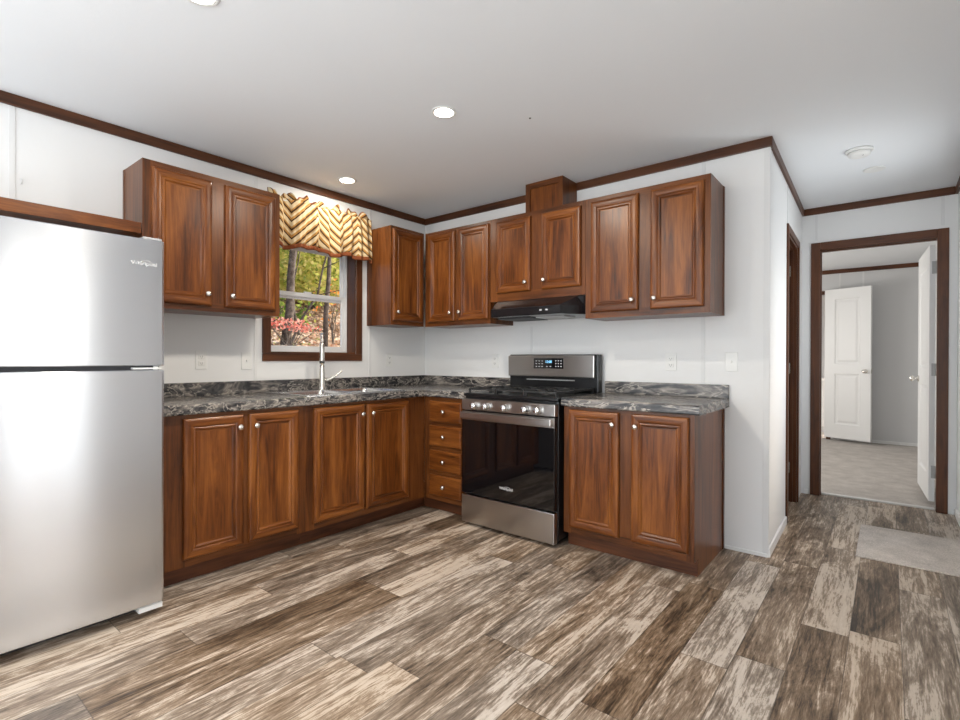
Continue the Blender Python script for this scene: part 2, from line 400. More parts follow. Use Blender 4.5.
mk('pane', box_bm(XR+.052, XR+.056, .47, .97, 1.05, 1.95), GLASS, struct('door_3', wall_bm('y', .30, 1.14, XR+.035, XR+.075, .01, 2.06, [(.47, .97, 1.05, 1.95)]), WHITE))
trim(casing(-1.14, -.30, 2.06, .055, .010), [WHITE, WHITE], loc=(XR, 0, 0), rot=(0, 0, R(-90)))
pane_window('window_3', 'y', -6.1, -4.4, XR+.03, .85, 2.05)
pane_window('window_4', 'x', .5, 3.3, YR-.04, .55, 2.15)

# crown mouldings
CH, CT = .058, .016
trim(B(0, CT, YR, -CT, H-CH, H, bev=.004), TRIMY)
trim(B(0, 1.278, -CT, 0, H-CH, H, bev=.004), TRIMX)
trim(B(1.60, XW+CT, -CT, 0, H-CH, H, bev=.004), TRIMX)
trim(B(0, CT, 0, YF, H-CH, H, bev=.004), TRIMY, loc=(XW, 0, 0), rot=HALLROT)
trim(B(XW-.03, XR-CT, YF-CT, YF, H-CH, H, bev=.004), TRIMX)
trim(B(XR-CT, XR, YR, YF, H-CH, H, bev=.004), TRIMY)
trim(B(.6, XR, YB-CT, YB, H-CH, H, bev=.004), TRIMX)
# white battens over the wall-board joints and corner beads
def batten_left(y, z0, z1): trim(B(0, .004, y-.012, y+.012, z0, z1, bev=.0015), BATTEN)
batten_left(-2.903, 1.02, H-CH); batten_left(-1.648, 1.02, 1.44); batten_left(-1.648, 2.245, H-CH); batten_left(-.655, 2.245, H-CH); batten_left(-.655, 1.02, 1.43)
def batten_back(x, z0, z1): trim(B(x-.012, x+.012, -.004, 0, z0, z1, bev=.0015), BATTEN)
batten_back(2.497, 1.02, 1.44); batten_back(2.497, 2.245, H-CH); batten_back(1.20, 1.22, 1.43); batten_back(1.20, 2.245, H-CH)
trim(B(XW-.028, XW+.003, -.005, 0, 0, H-CH, bev=.0015), BATTEN)
trim(B(0, .005, -.003, .026, 0, H-CH, bev=.0015), BATTEN, loc=(XW, 0, 0), rot=HALLROT)
trim(B(0, .003, .815, .835, HDZ+.06, H-CH, bev=.001), BATTEN, loc=(XW, 0, 0), rot=HALLROT)
for xx in (2.925, 3.735): trim(B(xx-.010, xx+.010, YF-.004, YF, BDZ+.085, H-CH, bev=.0015), BATTEN)
for xx in (2.86, 3.13): trim(B(xx-.010, xx+.010, YB-.004, YB, 2.2, H-CH, bev=.0015), BATTEN)
struct('baseboard_back', B(2.632, XW, -.010, 0, 0, .022, bev=.003), WHITE)
struct('baseboard_hall', B(0, .012, 0, HD0-.062, 0, .055, bev=.003), WHITE, loc=(XW, 0, 0), rot=HALLROT)
struct('baseboard_far', B(XW-.02, BD0-.072, YF-.012, YF, 0, .04, bev=.003), WHITE)
struct('baseboard_right', B(XR-.012, XR, YR, YF-.013, 0, .055, bev=.003), WHITE)
struct('baseboard_bedroom', B(2.76, XR, YB-.012, YB, .008, .05, bev=.003), WHITE)

# hall doorway: casing, jambs, hinges on the far jamb
def jambs(x0, x1, z1, y0, y1, t=.014, stops=(1, 1)):
    bm = bmesh.new()
    box(bm, x0, x0+t, y0, y1, 0, z1); box(bm, x1-t, x1, y0, y1, 0, z1); box(bm, x0+t, x1-t, y0, y1, z1-t, z1, 1)
    ym = y0+.025
    if stops[0]: box(bm, x0+t, x0+t+.008, ym, ym+.02, 0, z1-t)
    if stops[1]: box(bm, x1-t-.008, x1-t, ym, ym+.02, 0, z1-t)
    box(bm, x0+t+.008, x1-t-.008, ym, ym+.02, z1-t-.008, z1-t, 1)
    return bm
trim(casing(HD0, HD1, HDZ, .055, .013), [TRIMZ, TRIMX], loc=(XW, 0, 0), rot=(0, 0, R(90)+TILT))
fr = struct('door_frame_hall', jambs(HD0, HD1, HDZ, 0, .10), [TRIMZ, TRIMX], loc=(XW, 0, 0), rot=(0, 0, R(90)+TILT))
for z in (.28, 1.10, 1.90):
    mk('hinge', B(HD1-.018, HD1-.0135, .046, .070, z-.045, z+.045, bev=.002), NICKEL, fr)
trim(casing(BD0+.008, BD1-.013, BDZ-.006, .068, .015), [TRIMZ, TRIMX], loc=(0, YF, 0))
struct('door_frame_bedroom', jambs(BD0, BD1, BDZ, 0, .11, .008, (1, 0)), [TRIMZ, TRIMX], loc=(0, YF, 0))
trim(casing(1.98, 2.70, 2.13, .055, .014), [TRIMZ, TRIMX], loc=(0, YB, 0))
trim(B(BD0+.015, BD1-.015, 1.895, 1.945, 0, .012, bev=.004), plain('pale_threshold_strip', (.70, .69, .66), .35))

# white two-panel doors
def leaf_bm(w, h, t, panels):
    bm = bmesh.new()
    xs = sorted({0, w, *[p[0] for p in panels], *[p[1] for p in panels]}); zs = sorted({0, h, *[p[2] for p in panels], *[p[3] for p in panels]})
    for side in (0, 1):
        y = -t/2 if side == 0 else t/2; s = 1 if side == 0 else -1
        for i in range(len(xs)-1):
            for j in range(len(zs)-1):
                if any(p[0] <= xs[i] and xs[i+1] <= p[1] and p[2] <= zs[j] and zs[j+1] <= p[3] for p in panels): continue
                bm.faces.new([bm.verts.new(q) for q in ((xs[i], y, zs[j]), (xs[i+1], y, zs[j]), (xs[i+1], y, zs[j+1]), (xs[i], y, zs[j+1]))])
        for p in panels:
            rings = []
            for ins, dp in ((0, 0), (.012, .009), (.030, .010), (.048, .003), (.055, .002)):
                yy = y+s*dp
                rings.append([(p[0]+ins, yy, p[2]+ins), (p[1]-ins, yy, p[2]+ins), (p[1]-ins, yy, p[3]-ins), (p[0]+ins, yy, p[3]-ins)])
            loft(bm, rings, False, True)
    loft(bm, [[(0, -t/2, 0), (w, -t/2, 0), (w, -t/2, h), (0, -t/2, h)], [(0, t/2, 0), (w, t/2, 0), (w, t/2, h), (0, t/2, h)]], False, False)
    bmesh.ops.remove_doubles(bm, verts=bm.verts[:], dist=1e-5)
    return bm
KNOBP = [(.027, 0), (.028, .004), (.024, .009), (.011, .012), (.010, .030), (.019, .037), (.026, .046), (.026, .054), (.018, .063), (.004, .066)]
def door_leaf(name, w, h, loc, rz, kx, label):
    d = tag(mk(name, leaf_bm(w, h, .036, [(.13, w-.13, .20, .92), (.13, w-.13, 1.06, h-.14)]), WHITE, loc=loc, rot=(0, 0, rz)), label=label, cat='door', kind='structure')
    for s in (-1, 1):
        bm = bmesh.new(); lathe(bm, KNOBP, 20, Matrix.Translation((kx, s*.018, .96)) @ Matrix.Rotation(R(90 if s < 0 else -90), 4, 'X'))
        mk('door_knob', bm, NICKEL, d)
    mk('latch_plate', B(w-.0005 if kx > w/2 else -.001, w+.001 if kx > w/2 else .0005, -.012, .012, .93, .99), NICKEL, d)
    return d
d1 = door_leaf('door_1', .745, 2.045, (3.686, 2.005, .045), R(93.2), .68, 'open white panelled bedroom door hinged on the right of the brown frame')
for z in (.235, 1.05, 1.865):
    bm = bmesh.new(); box(bm, -.003, -.0005, -.028, .004, z-.05, z+.05); lathe(bm, [(.006, z-.05), (.006, z+.05)], 10, Matrix.Translation((-.004, -.024, 0)))
    mk('hinge', bm, HINGE, d1)
door_leaf('door_2', .575, 2.125, (2.695, 5.50, .055), R(-21), .515, 'open white panelled door against the far grey wall of the bedroom')
# bathroom beyond: a white vanity cabinet glimpsed at the jamb
van = thing('vanity_cabinet', 'white vanity glimpsed through the far doorway left of the open white door', 'cabinet', (2.2, 6.35, 0))
mk('body', B(0, .9, 0, .5, .1, .82, bev=.004), WHITE, van); mk('toe_kick', B(.02, .88, .05, .5, 0.008, .1), BATTEN, van); mk('vanity_top', B(-.02, .92, -.03, .52, .82, .86, bev=.008), WHITE, van)

# kitchen window
def frame_bm(x0, x1, y0, y1, z0, z1, w, bev=.003):
    bm = bmesh.new()
    for a in ((y0, y0+w, z0, z1), (y1-w, y1, z0, z1), (y0+w, y1-w, z0, z0+w), (y0+w, y1-w, z1-w, z1)): bbox_bm(x0, x1, *a, bev=bev, bm=bm)
    return bm
w1 = struct('window_1', frame_bm(-.155, -.105, WY0+.001, WY1-.001, WZ0+.001, WZ1-.001, .026), VINYL)
mk('upper_sash', frame_bm(-.149, -.135, WY0+.027, WY1-.027, 1.625, WZ1-.027, .028), VINYL, w1)
ls = mk('lower_sash', frame_bm(-.133, -.113, WY0+.027, WY1-.027, WZ0+.027, 1.676, .032), VINYL, w1)
mk('sash_lock', B(-.130, -.110, -1.20, -1.14, 1.676, 1.688, bev=.003), VINYL, ls)
mk('upper_pane', B(-.143, -.141, WY0+.05, WY1-.05, 1.648, WZ1-.05), GLASS, w1); mk('lower_pane', B(-.124, -.122, WY0+.055, WY1-.055, WZ0+.055, 1.648), GLASS, w1)
bm = bmesh.new()
for a in ((WY0, WY0+.012, WZ0, WZ1, 0), (WY1-.012, WY1, WZ0, WZ1, 0), (WY0+.012, WY1-.012, WZ0, WZ0+.012, 1), (WY0+.012, WY1-.012, WZ1-.012, WZ1, 1)): box(bm, -.104, .0, *a)
mk('window_jamb', bm, [TRIMZ, TRIMY], w1)
trim(casing(WY0, WY1, WZ1-WZ0, .056, .014), [TRIMZ, TRIMX], loc=(0, 0, WZ0), rot=(0, 0, R(90)))
trim(B(0, .014, WY0-.056, WY1+.056, WZ0-.056, WZ0, bev=.004), TRIMY)

# ------------------------------------------------------------------ cabinets
def ring_panel(w, h, prof):
    bm = bmesh.new()
    rings = [[(i, d, i), (w-i, d, i), (w-i, d, h-i), (i, d, h-i)] for i, d in prof]
    loft(bm, rings, True, True, True, [1, 0, 1, 0])
    return bm
DOORP = [(0, 0), (0, -.010), (.003, -.0155), (.009, -.0195), (.017, -.021), (.030, -.021), (.041, -.0195), (.047, -.0150), (.0485, -.0150), (.053, -.0180), (.0585, -.0180), (.063, -.0130), (.0665, -.0105), (.074, -.0105)]
DRAWP = [(0, 0), (0, -.013), (.004, -.018), (.010, -.020), (.016, -.0205)]
HKNOB = [(.0075, 0), (.006, .004), (.0055, .012), (.009, .015), (.0150, .019), (.0165, .024), (.0145, .029), (.008, .0325), (.002, .0335)]
def knob(parent, x, z, y0=-.0215):
    bm = bmesh.new(); lathe(bm, HKNOB, 18, Matrix.Translation((x, y0, z)) @ Matrix.Rotation(R(90), 4, 'X'))
    return mk('knob', bm, NICKEL, parent)
def frame_xz(x0, x1, y0, y1, z0, z1, bars_x, bars_z, w):
    """face frame: outer stiles/rails of widths w=(l,r,b,t), extra stiles bars_x and rails bars_z"""
    bm = bmesh.new(); wl_, wr, wb, wt = w
    box(bm, x0, x0+wl_, y0, y1, z0, z1, 0); box(bm, x1-wr, x1, y0, y1, z0, z1, 0)
    box(bm, x0+wl_, x1-wr, y0, y1, z0, z0+wb, 1); box(bm, x0+wl_, x1-wr, y0, y1, z1-wt, z1, 1)
    for a, c in bars_x: box(bm, a, c, y0, y1, z0+wb, z1-wt, 0)
    for a, c in bars_z: box(bm, x0+wl_, x1-wr, y0, y1, a, c, 1)
    return bm
def cabinet(name, label, cat, loc, rz, w, z0, z1, depth, frame, doors=(), drawers=(), bars_x=(), bars_z=(), toe=False, group=None, top=True, scribe=None, x0c=0., kick=(0., 0.)):
    c = thing(name, label, cat, loc, rz, group)
    t = .015; yf = -depth+.019
    bm = bmesh.new()
    zb = 0 if toe else z0
    notch = .055 if toe else 0
    def side(xa, xb):
        if toe: box(bm, xa, xb, yf, -.002, z0, z1); box(bm, xa, xb, yf+notch, -.002, 0, z0)
        else: box(bm, xa, xb, yf, -.002, z0, z1)
    side(x0c, x0c+t); side(w-t, w)
    box(bm, x0c+t, w-t, yf, -.002, z0, z0+t); box(bm, x0c+t, w-t, -.010, -.002, z0+t, z1)
    if top: box(bm, x0c+t, w-t, yf, -.010, z1-t, z1)
    else: box(bm, x0c+t, w-t, yf, yf+.06, z1-t, z1)
    mk('carcass', bm, CASE, c)
    mk('face_frame', frame_xz(x0c, w, -depth, yf, z0, z1, bars_x, bars_z, frame), [CASE, CASEX], c)
    if toe: mk('toe_kick', B(x0c+kick[0], w+kick[1], yf+notch-.0145, yf+notch-.0005, 0, z0-.001), TOE, c)
    if scribe:
        for xa, xb in scribe: mk('scribe_strip', B(xa, xb, -.030, -.002, zb, z1, bev=.002), CASE, c)
    for x0, x1, za, zc, ks, kz in doors:
        d = mk('door', ring_panel(x1-x0, zc-za, DOORP), [WOOD, WOODX], c, (x0, -depth-.0008, za))
        knob(d, (x1-x0)-.032 if ks == 'r' else .032, kz-za)
    for x0, x1, za, zc in drawers:
        d = mk('drawer', ring_panel(x1-x0, zc-za, DRAWP), [WOODX, WOODX], c, (x0, -depth-.0008, za))
        knob(d, (x1-x0)/2, (zc-za)/2)
    return c
ZU0, ZU1, UD = 1.443, 2.2415, .307
ZB0, ZB1, BD_ = .092, .876, .605
W90 = R(90)
G1, G2 = 'cherry wall cabinets', 'cherry base cabinets'
# upper cabinets. on the window wall local x runs along +y
cabinet('wall_cabinet', 'two-door cherry wall cabinet left of the window, above the refrigerator side of the counter', 'cabinet', (0, -2.43, 0), W90, .785, ZU0, ZU1, UD, (.06, .05, .05, .05),
        doors=[(.043, .353, 1.475, 2.208, 'r', 1.542), (.430, .751, 1.475, 2.208, 'l', 1.542)], bars_x=[(.33, .45)], group=G1, scribe=[(-.003, 0)])
cabinet('wall_cabinet', 'narrow single-door cherry wall cabinet in the corner, right of the window', 'cabinet', (0, -.689, 0), W90, .366, ZU0, ZU1, UD, (.03, .04, .05, .05),
        doors=[(.010, .342, 1.475, 2.218, 'l', 1.546)], group=G1)
cabinet('wall_cabinet', 'two-door cherry wall cabinet between the corner and the range hood cabinet', 'cabinet', (0, 0, 0), 0, 1.020, ZU0, ZU1, UD, (.05, .03, .05, .05),
        doors=[(.354, .659, 1.478, 2.216, 'r', 1.546), (.697, 1.006, 1.478, 2.216, 'l', 1.546)], bars_x=[(.65, .71)], group=G1, x0c=.310)
cabinet('wall_cabinet', 'short two-door cherry cabinet directly above the black range hood', 'cabinet', (1.022, 0, 0), 0, .805, 1.606, ZU1, UD, (.07, .04, .07, .05),
        doors=[(.063, .373, 1.666, 2.208, 'r', 1.728), (.466, .776, 1.666, 2.208, 'l', 1.728)], bars_x=[(.36, .48)], group=G1)
cabinet('wall_cabinet', 'large two-door cherry wall cabinet at the right end, beside the bare wall', 'cabinet', (1.829, 0, 0), 0, .790, ZU0, ZU1, UD, (.06, .05, .05, .05),
        doors=[(.043, .367, 1.480, 2.212, 'r', 1.543), (.444, .756, 1.480, 2.212, 'l', 1.543)], bars_x=[(.35, .46)], group=G1, scribe=[(.790, .794)])
# boxed duct on the hood cabinet
duct = thing('duct_cover', 'small cherry box rising from the hood cabinet to the ceiling', 'duct cover', (1.280, 0, 0))
mk('body', B(0, .317, -.197, -.001, ZU1+.001, H-.001), CASE, duct)
mk('front_panel', frame_xz(0, .317, -.213, -.1975, ZU1+.001, H-.001, [], [], (.040, .040, .03, .040)), [CASE, CASEX], duct)
mk('inset_panel', B(.041, .276, -.206, -.198, ZU1+.032, H-.042), WOOD, duct)
# open shelf above the refrigerator
sh = thing('fridge_shelf', 'open cherry shelf on the wall above the refrigerator', 'shelf', (0, -2.434, 0), W90)
mk('shelf_board', B(-.95, 0, -.286, -.001, 1.846, 1.865, bev=.002), CASEX, sh)
mk('front_rail', B(-.95, 0, -.307, -.287, 1.834, 1.893, bev=.003), WOODX, sh)
mk('wall_cleat', B(-.95, 0, -.022, -.001, 1.800, 1.845, bev=.002), CASEX, sh)

# base cabinets
cabinet('base_cabinet', 'two-door cherry base cabinet next to the refrigerator', 'cabinet', (0, -2.43, 0), W90, .792, ZB0, ZB1, BD_, (.10, .06, .05, .03),
        doors=[(.087, .399, .132, .857, 'r', .790), (.428, .739, .132, .857, 'l', .790)], bars_x=[(.38, .45)], toe=True, group=G2, top=False)
cabinet('base_cabinet', 'two-door cherry sink base cabinet under the window', 'cabinet', (0, -1.637, 0), W90, 1.031, ZB0, ZB1, BD_, (.06, .19, .05, .03),
        doors=[(.051, .441, .132, .857, 'r', .792), (.464, .855, .132, .857, 'l', .792)], bars_x=[(.43, .48)], toe=True, kick=(0., .058), group=G2, top=False)
cabinet('base_cabinet', 'narrow cherry base cabinet with four drawers left of the range', 'cabinet', (.0, 0, 0), 0, 1.052, ZB0, ZB1, BD_, (.075, .06, .05, .03),
        drawers=[(.674, .998, .132, .286), (.674, .998, .320, .474), (.674, .998, .507, .661), (.674, .998, .694, .848)],
        bars_z=[(.275, .33), (.465, .515), (.65, .705)], toe=True, kick=(-.060, 0.), group=G2, x0c=.606, top=False)
cabinet('base_cabinet', 'two-door cherry base cabinet right of the range', 'cabinet', (1.838, 0, 0), 0, .784, ZB0, ZB1, BD_, (.05, .04, .05, .03),
        doors=[(.040, .367, .132, .860, 'r', .790), (.440, .757, .132, .860, 'l', .790)], bars_x=[(.35, .46)], toe=True, group=G2, top=False, scribe=[(.784, .790)])

# ------------------------------------------------------------------ counters
CZ0, CZ1, CO = .8775, .930, .637
def nose(path):
    """rounded front edge swept along path [(point, outward normal)]"""
    prof = [(-.05, CZ1), (-.012, CZ1), (-.005, CZ1-.002), (-.001, CZ1-.007), (0, CZ1-.014), (0, CZ0+.008), (-.003, CZ0+.002), (-.010, CZ0), (-.05, CZ0)]
    bm = bmesh.new(); loft(bm, [[(p[0]+nn[0]*o, p[1]+nn[1]*o, z) for o, z in prof] for p, nn in path], True, True, True, 0, False)
    return bm
def add_boxes(bm, bl):
    for b_ in bl: box(bm, *b_)
SX0, SX1, SY0, SY1 = .095, .552, -1.600, -.820
ct = thing('countertop', 'L-shaped dark marbled countertop under the window and around the corner', 'countertop', (0, 0, 0))
bm = nose([((CO, -2.445), (1, 0)), ((CO, -CO), (1, -1)), ((1.056, -CO), (0, -1))])
e = CO-.05
add_boxes(bm, [(0, e, -2.445, SY0, CZ0, CZ1), (0, SX0, SY0, SY1, CZ0, CZ1), (SX1, e, SY0, SY1, CZ0, CZ1), (0, e, SY1, 0, CZ0, CZ1), (e, 1.056, -e, 0, CZ0, CZ1)])
mk('counter_slab', bm, MARBLE, ct)
bm = bmesh.new(); bbox_bm(.0005, .020, -2.445, -.0005, CZ1, 1.014, bev=.003, bm=bm); bbox_bm(.020, 1.056, -.020, -.0005, CZ1, 1.014, bev=.003, bm=bm)
mk('backsplash', bm, MARBLE, ct)
ct = thing('countertop', 'short dark marbled countertop on the cabinet right of the range', 'countertop', (0, 0, 0))
bm = nose([((1.834, -CO), (0, -1)), ((2.652, -CO), (0, -1))]); box(bm, 1.834, 2.652, -e, 0, CZ0, CZ1)
mk('counter_slab', bm, MARBLE, ct); mk('backsplash', B(1.834, 2.652, -.020, -.0005, CZ1, 1.014, bev=.003), MARBLE, ct)

# sink and faucet
sk = thing('kitchen_sink', 'double bowl stainless sink set in the counter under the window', 'sink', (0, 0, 0))
bm = bmesh.new(); zr = CZ1+.006; ym = (SY0+SY1)/2
box(bm, .072, .165, SY0-.022, SY1+.022, CZ1, zr)
box(bm, .540, .590, SY0-.022, SY1+.022, CZ1, zr)
for a, c in ((SY0-.022, SY0+.014), (ym-.014, ym+.014), (SY1-.014, SY1+.022)): box(bm, .165, .540, a, c, CZ1, zr)
mk('rim', bm, SINKM, sk)
for a, c in ((SY0+.0145, ym-.0145), (ym+.0145, SY1-.0145)):
    bm = bmesh.new(); rings = []
    for ins, z, r in ((0, zr, .006), (.004, zr-.004, .03), (.010, zr-.03, .04), (.018, zr-.16, .05), (.05, zr-.18, .05), (.12, zr-.183, .03)):
        rings.append([(x, y, z) for x, y in rrect(.1655+ins, .5395-ins, a+ins, c-ins, r)])
    loft(bm, rings, False, True, True, 0, True)
    b_ = mk('bowl', bm, SINKM, sk)
    bm = bmesh.new(); lathe(bm, [(.042, 0), (.040, .002), (.030, .0025), (.028, -.0005+.001), (.004, .001)], 20, Matrix.Translation((.352, (a+c)/2, zr-.183)))
    mk('drain', bm, CHROME, b_)
fa = thing('faucet', 'tall brushed nickel pull-down faucet behind the sink', 'faucet', (.118, -1.197, zr), R(-34))
bm = bmesh.new(); lathe(bm, [(.030, 0), (.030, .006), (.025, .012), (.0235, .07), (.0225, .12), (.0175, .165), (.0165, .18)], 24); mk('body', bm, NICKEL, fa)
bm = bmesh.new(); pts = [(0, 0, .18), (0, 0, .30)]+[(.062-.062*math.cos(R(a)), 0, .345+.066*math.sin(R(a))) for a in range(0, 181, 15)]
tube(bm, pts, .0125, 14); mk('spout', bm, NICKEL, fa)
bm = bmesh.new(); lathe(bm, [(.0125, .345), (.0165, .335), (.0185, .30), (.0185, .22), (.0165, .205), (.015, .203)], 18, Matrix.Translation((.124, 0, 0))); mk('spray_head', bm, NICKEL, fa)
bm = bmesh.new(); lathe(bm, [(.0172, .196), (.0180, .198), (.0180, .212), (.0172, .214)], 18, Matrix.Translation((.124, 0, 0))); mk('spray_nozzle', bm, SLOT, fa)
bm = bmesh.new(); tube(bm, [(0, .018, .075), (0, .045, .075), (0, .060, .078), (.004, .095, .100), (.010, .145, .140)], [.013, .013, .011, .007, .006], 12); mk('lever', bm, NICKEL, fa)

# ------------------------------------------------------------------ refrigerator (front faces +x)
fg = thing('refrigerator', 'brushed stainless top-freezer refrigerator at the left edge', 'refrigerator', (0, -3.252, 0), W90)
FW = .752; fy = -.824
def fdoor(z0, z1):
    bm = bmesh.new()
    pts = []
    for i in range(17):
        s = i/16; pts.append((s*FW, -.006*(1-(2*s-1)**2)))
    prof = [(0.0, fy+.060), (0.0, fy+.010), (.004, fy+.004), (.012, fy+.001)]+[(x, fy+.0+y*.5) for x, y in pts[1:-1]]+[(FW-.012, fy+.001), (FW-.004, fy+.004), (FW, fy+.010), (FW, fy+.060)]
    zz = [(z0, .004), (z0+.004, 0), (z1-.004, 0), (z1, .004)]
    loft(bm, [[(min(max(x, q), FW-q), y+q if y < fy+.05 else y, z) for x, y in prof] for z, q in zz], True, True, True, 0, False)
    return bm
mk('cabinet_body', B(.006, FW-.006, -.755, -.05, .035, 1.690, bev=.006), RUBBER, fg)
fz = mk('freezer_door', fdoor(1.134, 1.703), STEEL, fg)
fd = mk('fridge_door', fdoor(.052, 1.114), STEEL, fg)
for d_, za, zc in ((fz, 1.16, 1.36), (fd, .80, 1.09)):
    mk('pocket_handle', B(.004, .030, fy-.006, fy+.001, za, zc, bev=.003), RUBBER, d_)
mk('gasket', B(.012, FW-.012, -.763, -.756, .06, 1.695), GASKET, fg)
mk('mullion', B(.012, FW-.012, -.790, -.764, 1.116, 1.132), GASKET, fg)
bm = bmesh.new(); bbox_bm(FW-.125, FW-.010, fy+.006, -.765, 1.118, 1.126, bev=.002, bm=bm); lathe(bm, [(.010, 1.1145), (.010, 1.1335)], 14, Matrix.Translation((FW-.03, fy+.022, 0)))
mk('centre_hinge', bm, PLASTIC, fg)
bm = bmesh.new(); bbox_bm(FW-.085, FW-.008, fy+.012, -.72, 1.7035, 1.716, bev=.004, bm=bm); mk('hinge_cover', bm, RUBBER, fg)
mk('hinge_bracket', B(FW-.10, FW-.004, fy+.010, -.757, .022, .046, bev=.003), PLASTIC, fg)
mk('toe_grille', B(.02, FW-.02, -.745, -.735, .012, .05), SLOT, fg)
for x in (.08, FW-.08):
    for y in (-.70, -.12):
        bm = bmesh.new(); lathe(bm, [(.02, 0), (.02, .012), (.008, .014), (.008, .036)], 12, Matrix.Translation((x, y, 0))); mk('foot', bm, SLOT, fg)
def logo(parent, x, y, z, s, mat):
    text_mesh('logo', 'Whirlpool', s, mat, parent, (x, y, z), (R(90), 0, 0))
    bm = bmesh.new(); n_ = 28; pts = []
    for i in range(n_):
        a = R(-70+290*i/(n_-1)); pts.append((x+s*.35+s*1.05*math.cos(a), y-.0006, z+s*.05+s*.50*math.sin(a)))
    tube(bm, pts, [s*.006+s*.030*math.sin(math.pi*i/(n_-1)) for i in range(n_)], 6)
    mk('logo_swoosh', bm, mat, parent)
logo(fz, 2.585*-1+3.252, fy-.0035, 1.590, .024, LOGO)

# ------------------------------------------------------------------ gas range
rg = thing('gas_range', 'stainless gas range with black oven glass between the base cabinets', 'range', (1.060, 0, 0))
RW = .762; ry = -.690
mk('body', B(0, RW, -.645, -.022, .035, .905, bev=.004), BLACK, rg)
dr = mk('storage_drawer', B(.004, RW-.004, ry, -.647, .022, .215, bev=.006), STEEL2, rg)
od = thing('oven_door', None, None); od.parent = rg
del_keys = [k for k in ('label', 'category') if k in od]
bpy.data.objects.remove(od)
od = mk('oven_door', B(.004, RW-.004, ry+.004, -.647, .226, .806, bev=.005), BLACK, rg)
mk('door_glass', B(.006, RW-.006, ry, ry+.0035, .228, .742, bev=.001), BLKGLASS, od)
mk('door_top_strip', B(.004, RW-.004, ry-.001, ry+.0035, .743, .804, bev=.001), STEEL2, od)
bm = bmesh.new(); bbox_bm(.012, RW-.012, ry-.034, ry-.018, .752, .800, bev=.006, bm=bm)
for xa in (.014, RW-.052): bbox_bm(xa, xa+.038, ry-.019, ry-.001, .756, .796, bev=.004, bm=bm)
mk('handle', bm, STEEL2, od)
logo(od, .392, ry-.0008, .309, .026, LOGOF)
cp = mk('control_panel', B(.002, RW-.002, ry+.002, -.647, .812, .888, bev=.004), STEEL2, rg)
for kx in (.124, .227, .385, .547, .642):
    bm = bmesh.new(); M_ = Matrix.Translation((kx, ry+.0015, .846)) @ Matrix.Rotation(R(90), 4, 'X')
    lathe(bm, [(.026, 0), (.026, .005), (.022, .007), (.0215, .030), (.019, .034), (.004, .0345)], 22, M_)
    k_ = mk('knob', bm, SINKM, cp)
    mk('knob_grip', B(kx-.005, kx+.005, ry-.040, ry-.033, .829, .863, bev=.002), SINKM, k_)
mk('cooktop', B(-.003, RW+.003, -.665, -.085, .906, .928, bev=.006), BLACK, rg)
for bx_, by_, br in ((.16, -.50, .05), (.16, -.23, .04), (.38, -.365, .055), (.60, -.50, .045), (.60, -.23, .05)):
    bm = bmesh.new(); lathe(bm, [(br, 0), (br, .008), (br*.8, .010), (br*.78, .016), (.004, .018)], 22, Matrix.Translation((bx_, by_, .9285))); mk('burner', bm, IRON, rg)
for g in range(3):
    x0 = .022+g*.241; x1 = x0+.236; bm = bmesh.new(); z0_, z1_ = .950, .962
    for a in ((x0, x1, -.635, -.622), (x0, x1, -.128, -.115), (x0, x0+.012, -.622, -.128), (x1-.012, x1, -.622, -.128), (x0+.012, x1-.012, -.381, -.369)): box(bm, *a, z0_, z1_)
    xm = (x0+x1)/2
    for ya, yb in ((-.622, -.53), (-.47, -.381), (-.369, -.26), (-.20, -.128)): box(bm, xm-.005, xm+.005, ya, yb, z0_, z1_)
    for yc in (-.50, -.23):
        box(bm, x0+.012, xm-.035, yc-.005, yc+.005, z0_, z1_); box(bm, xm+.035, x1-.012, yc-.005, yc+.005, z0_, z1_)
    for xa in (x0, x1-.012):
        for ya in (-.635, -.128): box(bm, xa, xa+.012, ya, ya+.013, .9285, z0_)
    mk('grate', bm, IRON, rg)
bgd = mk('backguard', B(-.012, RW-.004, -.085, -.022, .9285, 1.205, bev=.008), BLACK, rg)
mk('backguard_front', B(-.008, RW-.026, -.112, -.086, 1.036, 1.197, bev=.006), STEEL2, bgd)
mk('vent_slot', B(.15, .57, -.0865, -.0850, 1.010, 1.016), FILTER, bgd)
dp = mk('display', B(.232, .492, -.1135, -.1118, 1.098, 1.176, bev=.001), BLKGLASS, rg)
clock = text_mesh('clock', '12:00', .026, CLOCK, dp, (.365, -.1138, 1.149), (R(90), 0, 0))
leg = [(.252+i*.026, .010, 1.112+j*.021, .003) for i in range(3) for j in range(3)]+[(.424+i*.022, .008, 1.112+j*.021, .006) for i in range(3) for j in range(3)]+[(.345+i*.03, .012, 1.112, .004) for i in range(2)]
for x_, w_, z_, h_ in leg: mk('key_legend', B(x_, x_+w_, -.1140, -.1136, z_, z_+h_), KEY, dp)
for x in (.04, RW-.04):
    for y in (-.60, -.08):
        bm = bmesh.new(); lathe(bm, [(.016, 0), (.016, .012), (.007, .014), (.007, .036)], 10, Matrix.Translation((x, y, 0))); mk('foot', bm, SLOT, rg)

